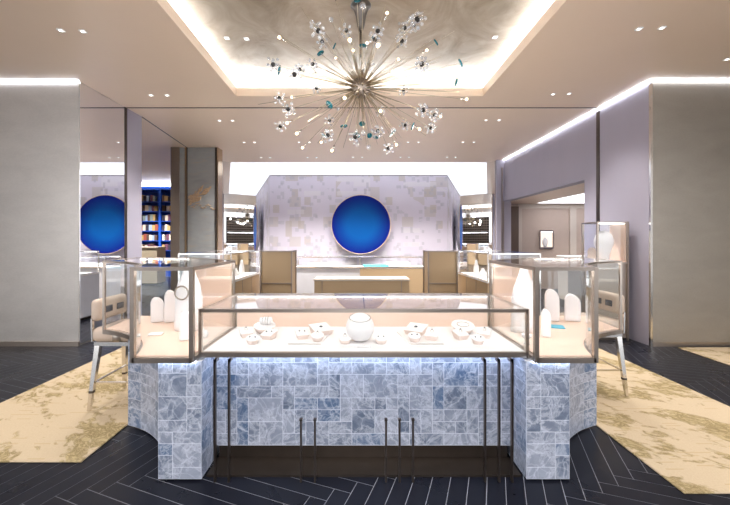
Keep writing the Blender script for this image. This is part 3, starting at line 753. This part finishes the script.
def side_counter(sgn, label):
    x0, x1 = (-2.55, -1.80) if sgn < 0 else (1.87, 2.62); y0, y1 = 5.15, 6.66
    t = thing('side_counter', label, 'display counter', ((x0 + x1) / 2, 5.9, 0))
    m = MB(); m.box(x0, y0, .05, x1, y1, .78); link('body', m, 'tan', t)
    m = MB(); m.box(x0 + .03, y0 + .03, 0, x1 - .03, y1 - .03, .05); link('kick_plinth', m, 'bronze_dark', t)
    m = MB(); m.box(x0 - .01, y0 - .01, .78, x1 + .01, y1 + .01, .80); link('tray', m, 'display_white', t)
    xi = x1 if sgn < 0 else x0
    xo = x0 if sgn < 0 else x1
    m = MB(); m.box(xo - .012, y0, .05, xo + .012, y1, .775); link('outer_panel', m, 'pale_stone', t)
    m = MB()
    for k in (1, 2): yy = y0 + (y1 - y0) * k / 3; m.box(xi - .004, yy - .006, .05, xi + .004, yy + .006, .78)
    link('panel_joints', m, 'bronze', t)
    m = MB()
    for x in (x0, x1):
        for y in (y0, y1): m.bar((x, y, .80), (x, y, 1.205), .014)
        m.bar((x, y0, 1.2), (x, y1, 1.2), .014); m.bar((x, y0, .805), (x, y1, .805), .014)
    for y in (y0, y1): m.bar((x0, y, 1.2), (x1, y, 1.2), .014)
    link('frame', m, 'steel', t)
    m = MB(); m.ribbon([(x0, y0), (x1, y0)], .81, 1.19, .005); link('pane', m, 'glass', t)
    m = MB(); m.ribbon([(x0, y0), (x0, y1)], .81, 1.19, .005); link('pane', m, 'glass', t)
    m = MB(); m.ribbon([(x1, y0), (x1, y1)], .81, 1.19, .005); link('pane', m, 'glass', t)
    m = MB(); m.box(x0 + .008, y0 + .008, 1.197, x1 - .008, y1 - .008, 1.202); link('top_glass', m, 'glass_top', t)
    m = MB(); m.bar((x0 + .02, y1 - .03, 1.188), (x1 - .02, y1 - .03, 1.188), .014); link('light_strip', m, 'led_case', t)
    where = 'pillar side' if sgn < 0 else 'doorway side'
    for i, (fy, hgt, r) in enumerate(((.14, .16, .05), (.34, .24, .055), (.55, .13, .06), (.77, .25, .05))):
        X = x1 - .22 if sgn < 0 else x0 + .22; Yb = y0 + (y1 - y0) * fy
        m = MB(); m.lathe([(r, 0), (r, hgt * .1), (r * .9, hgt * .5), (r * .5, hgt * .8), (r * .35, hgt)], 16, sy=.6)
        one('necklace_bust', m, 'form_white', f'small white bust, {ORD[i]} from the front in the {where} counter', 'display bust', (X, Yb, .801))
side_counter(-1, 'tan counter with glass case running back on the marble pillar side')
side_counter(1, 'tan counter with glass case running back on the doorway side')
# desk in the middle
t = thing('display_desk', 'low tan desk with pale top standing between the two block pedestals', 'desk', (.07, 6.3, 0))
dx0, dx1 = PX(313.5, 6.13), PX(410, 6.13)
m = MB(); m.rbox(dx0, 6.13, .70, dx1, 6.62, .735, .006, 2); link('top', m, 'tan_top', t)
m = MB(); m.box(dx0 + .012, 6.145, .03, dx1 - .012, 6.6, .70); link('body', m, 'tan', t)
m = MB(); m.box(dx0 + .15, 6.135, .06, dx1 - .15, 6.15, .665); link('front_panel', m, 'tan', t)
m = MB(); m.box(dx0 + .03, 6.16, 0, dx1 - .03, 6.58, .03); link('toe', m, 'bronze_dark', t)
m = MB(); 
for x in (dx0 + .145, dx1 - .145): m.box(x - .006, 6.132, .03, x + .006, 6.15, .70)
link('trim', m, 'bronze', t)
# rear glass counter
t = thing('rear_counter', 'long low glass counter in front of the blue dish', 'display counter', (.1, 8.6, 0))
rx0, rx1 = -1.45, 1.63; rm = PX(360, 8.4)
m = MB(); m.box(rx0, 8.42, .04, rm, 8.95, .735); link('stone_front', m, 'pale_stone', t)
m = MB(); m.box(rm, 8.40, .04, rx1, 8.95, .735); link('wood_front', m, 'tan', t)
m = MB(); m.box(rx0 + .02, 8.46, 0, rx1 - .02, 8.9, .04); link('kick_plinth', m, 'bronze_dark', t)
m = MB(); m.box(rx0, 8.40, .735, rx1, 8.95, .76); link('tray', m, 'display_white', t)
m = MB(); m.bar((rx0, 8.4, .995), (rx1, 8.4, .995), .014); m.bar((rx0, 8.95, .995), (rx1, 8.95, .995), .014); m.bar((rx0, 8.4, .765), (rx1, 8.4, .765), .02)
for x in (rx0, rm, rx1):
    for y in (8.4, 8.95): m.bar((x, y, .76), (x, y, 1.0), .014)
link('frame', m, 'steel', t)
m = MB(); m.ribbon([(rx0, 8.4), (rx1, 8.4)], .775, .988, .005); link('pane', m, 'glass', t)
m = MB(); m.box(rx0 + .01, 8.41, .992, rx1 - .01, 8.94, .997); link('top_glass', m, 'glass_top', t)
m = MB(); m.bar((rx0 + .02, 8.93, .985), (rx1 - .02, 8.93, .985), .012); link('light_strip', m, 'led_case', t)
m = MB(); m.rbox(-.30, -.1, 0, .30, .1, .05, .01, 2); one('display_tray', m, 'card_blue', 'long blue tray inside the low glass counter', 'tray', (.45, 8.62, .761))
m = MB(); m.rbox(-.28, -.12, 0, .28, .12, .10, .012, 2); one('display_riser', m, 'form_edge', 'pinkish riser block inside the low glass counter near its far end', 'display stand', (.98, 8.68, .761))
m = MB(); m.rbox(-.30, -.12, 0, .30, .12, .08, .012, 2); one('display_riser', m, 'form_white', 'white riser block inside the low glass counter over its stone front', 'display stand', (-.85, 8.68, .761))

# ------------------------------------------------------------------ tall vitrine by the right wall
vx0, vx1, vy0, vy1 = 3.34, 3.76, 5.0, 5.33
t = thing('tall_vitrine', 'narrow tall glass vitrine on bronze base against the lavender wall', 'vitrine', (3.55, 5.16, 0))
m = MB(); m.box(vx0 + .01, vy0 + .01, .04, vx1 - .01, vy1 - .01, 1.07); link('base', m, 'bronze', t)
m = MB(); m.box(vx0 + .03, vy0 + .03, 0, vx1 - .03, vy1 - .03, .04); link('toe', m, 'bronze_dark', t)
m = MB(); m.box(vx0 + .008, vy0 + .008, 1.07, vx1 - .008, vy1 - .008, 1.10); link('tray', m, 'peach', t)
m = MB()
for x in (vx0, vx1):
    for y in (vy0, vy1): m.bar((x, y, 0), (x, y, 1.65), .022)
for z in (1.08, 1.645):
    for a, b in (((vx0, vy0), (vx1, vy0)), ((vx1, vy0), (vx1, vy1)), ((vx1, vy1), (vx0, vy1)), ((vx0, vy1), (vx0, vy0))): m.bar((*a, z), (*b, z), .02)
link('frame', m, 'bronze', t)
m = MB(); m.box(vx1 - .03, vy0 + .012, 1.10, vx1 - .012, vy1 - .012, 1.63); link('back_panel', m, 'peach', t)
for a, b in (((vx0, vy0), (vx1, vy0)), ((vx1, vy0), (vx1, vy1)), ((vx0, vy1), (vx0, vy0))):
    m = MB(); m.ribbon([a, b], 1.10, 1.635, .005); link('pane', m, 'glass', t)
m = MB(); m.box(vx0 + .02, vy0 + .02, 1.638, vx1 - .02, vy1 - .02, 1.65); link('lid', m, 'bronze_dark', t)
m = MB(); m.box(vx0 + .03, vy0 + .02, 1.626, vx1 - .03, vy0 + .03, 1.636); link('light_strip', m, 'led_case', t)
for k in range(5):
    m = MB(); y = vy0 + .06 + k * .05; m.tube((vx1 - .06, y, 1.626), (vx1 - .06, y, 1.638), .010, n=10); link('spotlight', m, 'led_case', t)
m = MB(); m.lathe([(.05, 0), (.06, .01), (.085, .10), (.135, .24), (.14, .30), (.115, .38), (.06, .43), (.02, .44)], 28, sy=.55); m.xf(Matrix.Scale(.98, 4))
one('necklace_form', m, 'form_white', 'large white egg-shaped form in the tall vitrine', 'display stand', (3.53, 5.15, 1.101))
m = MB(); pts = [(-.05, 0), (.05, 0), (.05, .13), (.04, .17), (.015, .19), (-.015, .19), (-.04, .17), (-.05, .13)]; m.slab(pts, -.02, .02)
one('arched_stand', m, 'form_edge', 'small arched stand beside the egg-shaped form in the tall vitrine', 'display stand', (3.405, 5.22, 1.101), None, -.8)

# ------------------------------------------------------------------ taupe room: wall showcase and counter
nx0, nx1, nz0, nz1 = PX(540, 10.3), PX(553, 10.3), PZ(248, 10.3), PZ(231, 10.3)
t = thing('wall_showcase', 'small lit showcase on the taupe wall of the side room', 'showcase', ((nx0 + nx1) / 2, 10.34, nz0))
m = MB(); m.box(nx0, 10.322, nz0, nx1, 10.34, nz1); link('back_panel', m, 'niche', t)
m = MB()
for a, b in (((nx0, nz0), (nx1, nz0)), ((nx1, nz0), (nx1, nz1)), ((nx1, nz1), (nx0, nz1)), ((nx0, nz1), (nx0, nz0))): m.bar((a[0], 10.315, a[1]), (b[0], 10.315, b[1]), .03, .05)
link('frame', m, 'steel', t)
m = MB(); m.box(nx0 + .03, 10.275, nz1 - .03, nx1 - .03, 10.285, nz1 - .018); link('light_strip', m, 'led_case', t)  # strip added to brighten the front of the form
m = MB(); m.lathe([(.04, 0), (.06, .05), (.085, .16), (.08, .22), (.04, .28), (.02, .29)], 20, sy=.28)
one('display_form', m, 'form_white', 'white rounded form in the small lit wall showcase', 'display stand', ((nx0 + nx1) / 2 - .05, 10.285, nz0 + .016))
t = thing('cream_counter', 'pale counter in the side room below the lit wall showcase', 'counter', (5.15, 8.5, 0))
m = MB(); m.box(4.86, 8.3, 0, 5.5, 8.7, .98); link('body', m, 'taupe_light', t)
m = MB(); m.rbox(4.83, 8.27, .98, 5.54, 8.73, 1.03, .012, 2); link('top', m, 'display_white', t)

# ------------------------------------------------------------------ bookcase and books
bx0, bx1, by0, by1 = -8.55, -6.55, 13.45, 13.8
dvx = PX(160, 13.48)
bc = thing('bookcase', 'tall royal blue bookcase filled with books in the far side room', 'bookcase', ((bx0 + bx1) / 2, 13.6, 0))
m = MB(); m.box(bx0, by1 - .02, 0, bx1, by1, 3.38); link('back_panel', m, 'blue_shelf', bc)
for x in (bx0, dvx, bx1):
    m = MB(); m.box(x - .04, by0, 0, x + .04, by1 - .02, 3.38); link('upright', m, 'blue_shelf', bc)
m = MB(); m.box(bx0 - .04, by0 - .02, 3.28, bx1 + .04, by1 - .02, 3.40); link('cornice', m, 'blue_shelf', bc)
m = MB(); m.box(bx0 - .3, by0 - .05, 3.41, bx1 + .4, by0 + .1, 3.495); struct('trim_13', m, 'led_book', 'white LED cove above the blue bookcase')
shelves = [PZ(y, 13.46) for y in (201.5, 211.2, 221.0, 230.8, 240.6, 250.4)]
BK = [('rust red', (.30, .075, .05)), ('dark brown', (.10, .06, .05)), ('pale blue', (.30, .40, .62)), ('cream', (.68, .60, .50)), ('black', (.035, .03, .05)), ('grey green', (.22, .27, .26)), ('ochre', (.46, .31, .12)), ('plum', (.14, .05, .10))]
for nme, cc in BK: M['book_' + nme] = plain('book_cloth_' + nme.replace(' ', '_'), cc, .6, 0, .1)
bmesh_cache = {}
rb = random.Random(12)
for si, sz in enumerate(shelves):
    for bi, (xa, xb) in enumerate(((-8.51, dvx - .04), (dvx + .04, bx1 - .04))):
        m = MB(); m.box(xa, by0 + .01, sz - .025, xb, by1 - .02, sz); link('shelf', m, 'blue_shelf', bc)
        xs = max(xa, -8.25) + .03; k = 0; last = None
        lim = min(xb, -6.85) - .03
        while True:
            wdt = rb.uniform(.075, .13); hgt = rb.uniform(.19, .25)
            if rb.random() < .10: xs += .06
            if xs + wdt > lim or k >= 8: break
            ch = [q for q in BK if q[0] != last]; nme, cc = rb.choice(ch); last = nme
            key = (nme, k % 3)
            if key not in bmesh_cache:
                m = MB(); m.rbox(0, 0, 0, .1, .18, .22, .006, 1); m.sm = [False] * len(m.sm); o = link('book', m, 'book_' + nme); bmesh_cache[key] = o.data
            else:
                o = bpy.data.objects.new('book', bmesh_cache[key]); COL.objects.link(o)
            o.scale = (wdt / .1, 1, hgt / .22); o.location = (xs, by0 + .04, sz)
            tag(o, f'{nme} book, {ORD[k]} along on the {["top", "second", "third", "fourth", "fifth", "sixth"][si]} shelf, {["wide", "narrow"][bi]} bay of the blue bookcase', 'book', 'books in the blue bookcase')
            xs += wdt + .004; k += 1
t = thing('cream_cabinet', 'low cream lacquer cabinet standing in front of the blue bookcase', 'cabinet', (-6.35, 11.4, 0))
m = MB(); m.box(-6.95, 11.2, .05, PX(157, 11.2), 11.7, PZ(248, 11.2)); link('body', m, 'cream_box', t)
m = MB(); m.box(-6.9, 11.25, 0, PX(157, 11.2) - .05, 11.65, .05); link('toe', m, 'bronze_dark', t)
m = MB(); m.box(-6.97, 11.18, PZ(248, 11.2), PX(157, 11.2) + .02, 11.72, PZ(247, 11.2)); link('top', m, 'tan_top', t)

# ------------------------------------------------------------------ chandelier
ch = thing('chandelier', 'large starburst chandelier of metal rods with crystal flowers and teal discs', 'chandelier', (.04, 3.68, 3.8))
Cc = Vector((0, 0, 2.955 - 3.8))
m = MB(); m.lathe([(.105, 0), (.105, -.012), (.09, -.02), (.075, -.05), (.052, -.12), (.036, -.22), (.022, -.26)], 24); link('canopy', m, 'bronze_dark', ch, world=False)
m = MB(); m.tube((0, 0, -.25), (0, 0, Cc.z + .05), .013, n=10); link('stem', m, 'steel', ch, world=False)
m = MB(); m.ball(Cc, .10, 24, 14); link('hub', m, 'bronze', ch, world=False)
m = MB(); ri = random.Random(9)
for k in range(110):
    z = 1 - 2 * (k + .5) / 110; a = k * 2.399963 + 1.1; q = math.sqrt(1 - z * z); v = Vector((q * math.cos(a), q * math.sin(a), z))
    m.tube(Cc + v * .09, Cc + v * ri.uniform(.17, .42), .0034, .0026, 5)
o = link('inner_rods', m, 'brass', ch, world=False); o['kind'] = 'stuff'
rc = random.Random(33); NR = 98
flower_m = bulb_m = teal_m = cryst_m = None
def mesh_at(name, mb, mat, parent, pos, cache={}):
    if name not in cache:
        o = link(name, mb, mat, None); cache[name] = o.data
    else:
        o = bpy.data.objects.new(name, cache[name]); COL.objects.link(o)
    o.parent = parent; o.location = pos; return o
fm = MB(); fr = random.Random(2)
for k in range(13):
    z = 1 - 2 * (k + .5) / 13; a = k * 2.39996; q = math.sqrt(1 - z * z); v = Vector((q * math.cos(a), q * math.sin(a), z))
    rr = .062 if k % 2 else .048
    fm.ball(v * rr, .0145, 10, 6); fm.tube(v * .015, v * rr, .0012, n=4)
om = MB(); om.ball((0, 0, 0), .022, 12, 8)
bm_ = MB(); bm_.ball((0, 0, 0), .0135, 10, 7); sm_ = MB(); sm_.ball((0, 0, 0), .025, 14, 9)
kinds = (['flower'] * 31 + ['bulb'] * 24 + ['teal'] * 18 + ['crystal'] * 11 + ['bare'] * 14); rc.shuffle(kinds)
for k in range(NR):
    z = 1 - 2 * (k + .5) / NR; a = k * 2.399963 + rc.uniform(-.12, .12); q = math.sqrt(max(0, 1 - z * z))
    dv = Vector((q * math.cos(a), q * math.sin(a), z + rc.uniform(-.06, .06))).normalized()
    el = 1 / math.sqrt((dv.x ** 2 + dv.y ** 2) / 1.12 ** 2 + dv.z ** 2 / .66 ** 2)
    Lr = el * rc.uniform(.78, 1.04); kd = kinds[k]
    if dv.z > .93: Lr *= .7
    m = MB(); m.tube(Cc + dv * .09, Cc + dv * Lr, .0032, .0022, 5); m.tube(Cc + dv * .09, Cc + dv * (.09 + .10), .006, .005, 6)
    rod = link('rod', m, 'brass', ch, world=False); tip = Cc + dv * Lr * (rc.uniform(.72, .98) if kd in ('flower', 'teal') else 1.0)
    if (kd == 'bulb' and k % 2 == 0 or kd == 'bare' and k % 4 == 0) and dv.z < .35:
        l = bpy.data.lights.new('chandelier_glow', 'POINT'); l.energy = 2.0; l.color = (1, .93, .86); l.shadow_soft_size = .05
        o = bpy.data.objects.new('chandelier_glow', l); o.location = Vector(ch.location) + Cc + dv * (Lr + .06); COL.objects.link(o)
    if kd == 'flower':
        f = mesh_at('crystal_flower', fm, 'crystal', rod, tip); f.rotation_euler = (rc.uniform(0, 6), rc.uniform(0, 6), 0)
        mesh_at('dark_bead', om, 'onyx', rod, tip)
    elif kd == 'bulb':
        mesh_at('bulb', bm_, 'bulb', rod, tip)
        m = MB(); m.tube(tip - dv * .06, tip - dv * .01, .008, n=6); link('bulb_socket', m, 'steel', rod, world=False)
    elif kd == 'teal':
        r_ = rc.choice((.034, .042, .05)); m = MB()
        m.lathe([(r_ * .3, -.007), (r_ * .85, -.006), (r_, 0), (r_ * .85, .006), (r_ * .3, .007)], 18)
        o = link('glass_disc', m, 'teal', rod, world=False); o.location = tip
        o.rotation_euler = (Vector((dv.x, dv.y * .6, dv.z)).to_track_quat('Z', 'Y') @ Matrix.Rotation(rc.uniform(-.8, .8), 4, 'X').to_quaternion()).to_euler()
    elif kd == 'crystal':
        mesh_at('crystal_ball', sm_, 'crystal', rod, tip)

# ------------------------------------------------------------------ downlights
def downlight(px, py, label, zc=CZ, energy=0.0):
    Y = (zc - H) * F / (VY - py); X = PX(px, Y)
    t = thing('downlight', label, 'downlight', (X, Y, zc), 'small recessed ceiling downlights')
    m = MB(); s = .024
    for a, b in (((-s, -s), (s, -s)), ((s, -s), (s, s)), ((s, s), (-s, s)), ((-s, s), (-s, -s))): m.bar((*a, -.004), (*b, -.004), .008, .01)
    link('trim_ring', m, 'white', t, world=False)
    m = MB(); m.tube((0, 0, -.006), (0, 0, -.001), .015, n=14); link('lens', m, 'lens', t, world=False)
    return X, Y
SP = []
def pair(a, b, txt, zc=CZ):
    for p, w in ((a, 'left'), (b, 'right')):
        X, Y = downlight(*p, f'{w} one of two downlights {txt}', zc); SP.append((X, Y, zc))
pair((61, 30), (83, 31), 'nearest the viewer over the champagne wall side')
pair((639, 28.5), (662, 27.5), 'nearest the viewer over the pewter wall side')
pair((151, 95), (167, 95), 'in front of the tall mirror, left of the gold coffer')
pair((553, 94), (569, 93.5), 'in front of the lavender wall, right of the coffer')
pair((219.5, 120.5), (232.5, 120.5), 'just beyond the ceiling joint, on the pillar side')
pair((486, 120), (499, 120), 'just beyond the ceiling joint, by the lavender wall')
pair((244, 142.3), (254.5, 142.3), 'in the middle row, nearest the marble pillar')
pair((299, 142), (309.5, 142), 'in the middle row below the chandelier flowers')
pair((408, 142), (418.5, 142), 'in the middle row, just right of the chandelier')
pair((463, 142), (474, 142), 'in the middle row, nearest the doorway')
pair((261, 157.5), (270, 157.5), 'in the farthest row, nearest the marble pillar')
pair((307.5, 157.5), (316.5, 157.5), 'in the farthest row, left of the blue dish')
pair((353, 157), (362, 157), 'in the farthest row, right above the blue dish')
pair((400.5, 157), (409, 157), 'in the farthest row, right of the blue dish')
pair((447, 157), (455.5, 157), 'in the farthest row, nearest the doorway')
SP.append((*downlight(727, 59, 'single tiny downlight in front of the pewter wall'), CZ))
for p, tx in (((227, 38), 'in the gold coffer, left of the chandelier canopy'), ((246.5, 38.5), 'in the gold coffer, close beside the outer left one'), ((495, 37), 'in the gold coffer, right of the chandelier'),
              ((252, 75), 'at the far left corner of the gold coffer'), ((468, 75), 'at the far right corner of the gold coffer')):
    SP.append((*downlight(*p, 'tiny recessed downlight ' + tx, 3.8), 3.8))

# ------------------------------------------------------------------ light
def spot(x, y, z, e, size=1.9, blend=.9, col=(1, .955, .91), tgt=None):
    l = bpy.data.lights.new('ceiling_spot', 'SPOT'); l.energy = e; l.spot_size = size; l.spot_blend = blend; l.color = col; l.shadow_soft_size = .05
    o = bpy.data.objects.new('ceiling_spot', l); o.location = (x, y, z - .03); COL.objects.link(o)
    return o
for i in range(0, len(SP) - 6, 2):
    (a, b, z), (a2, b2, _) = SP[i], SP[i + 1]; spot((a + a2) / 2, (b + b2) / 2, z, 200 if b > 5.7 else 70)
for x, y in ((-1.6, 9.2), (0, 9.2), (1.7, 9.2)): spot(x, y, CZ, 55)  # extra beams added to brighten the back wall, no fixtures of their own
for x, y in ((-2.6, 1.6), (2.7, 1.6), (-1.0, 1.2), (1.0, 1.2), (-4.6, 2.6), (4.7, 2.6), (0, .2)): spot(x, y, CZ, 50)
for x, y in ((-6.5, 10.6), (-5.2, 8.0), (-6.6, 12.3), (-7.8, 12.3)): spot(x, y, CZ, 300)  # first beam added to brighten the cream cabinet, without a fixture
spot(4.3, 3.6, CZ, 22); spot(5.4, 3.6, CZ, 22)  # two beams without fixtures, added to brighten the pewter wall's lower part
for x, y in ((4.9, 8.6), (6.2, 9.2)): spot(x, y, 2.44, 60)

w = bpy.data.worlds.new('front_fill'); S.world = w; w.use_nodes = True
bg = w.node_tree.nodes.get('Background') or w.node_tree.nodes.new('ShaderNodeBackground')
bg.inputs[0].default_value = (.93, .95, 1.0, 1); bg.inputs[1].default_value = 1.3  # even fill light, added to come in through the open front

# ------------------------------------------------------------------ camera
cam = bpy.data.cameras.new('camera'); co = bpy.data.objects.new('camera', cam); COL.objects.link(co)
co.location = (0, 0, H); co.rotation_euler = (PI / 2, 0, 0)
cam.sensor_fit = 'HORIZONTAL'; cam.sensor_width = 36; cam.lens = F / 730 * 36
cam.shift_x = (365 - VX) / 730; cam.shift_y = -(252.5 - VY) / 730
cam.clip_start = .05; cam.clip_end = 100
S.camera = co
S.view_settings.view_transform = 'Standard'; S.view_settings.look = 'None'; S.view_settings.gamma = 1; S.view_settings.use_curve_mapping = False
S.view_settings.exposure = 1.27
S.cycles.max_bounces = 12; S.cycles.transparent_max_bounces = 32; S.cycles.glossy_bounces = 6; S.cycles.sample_clamp_indirect = 6
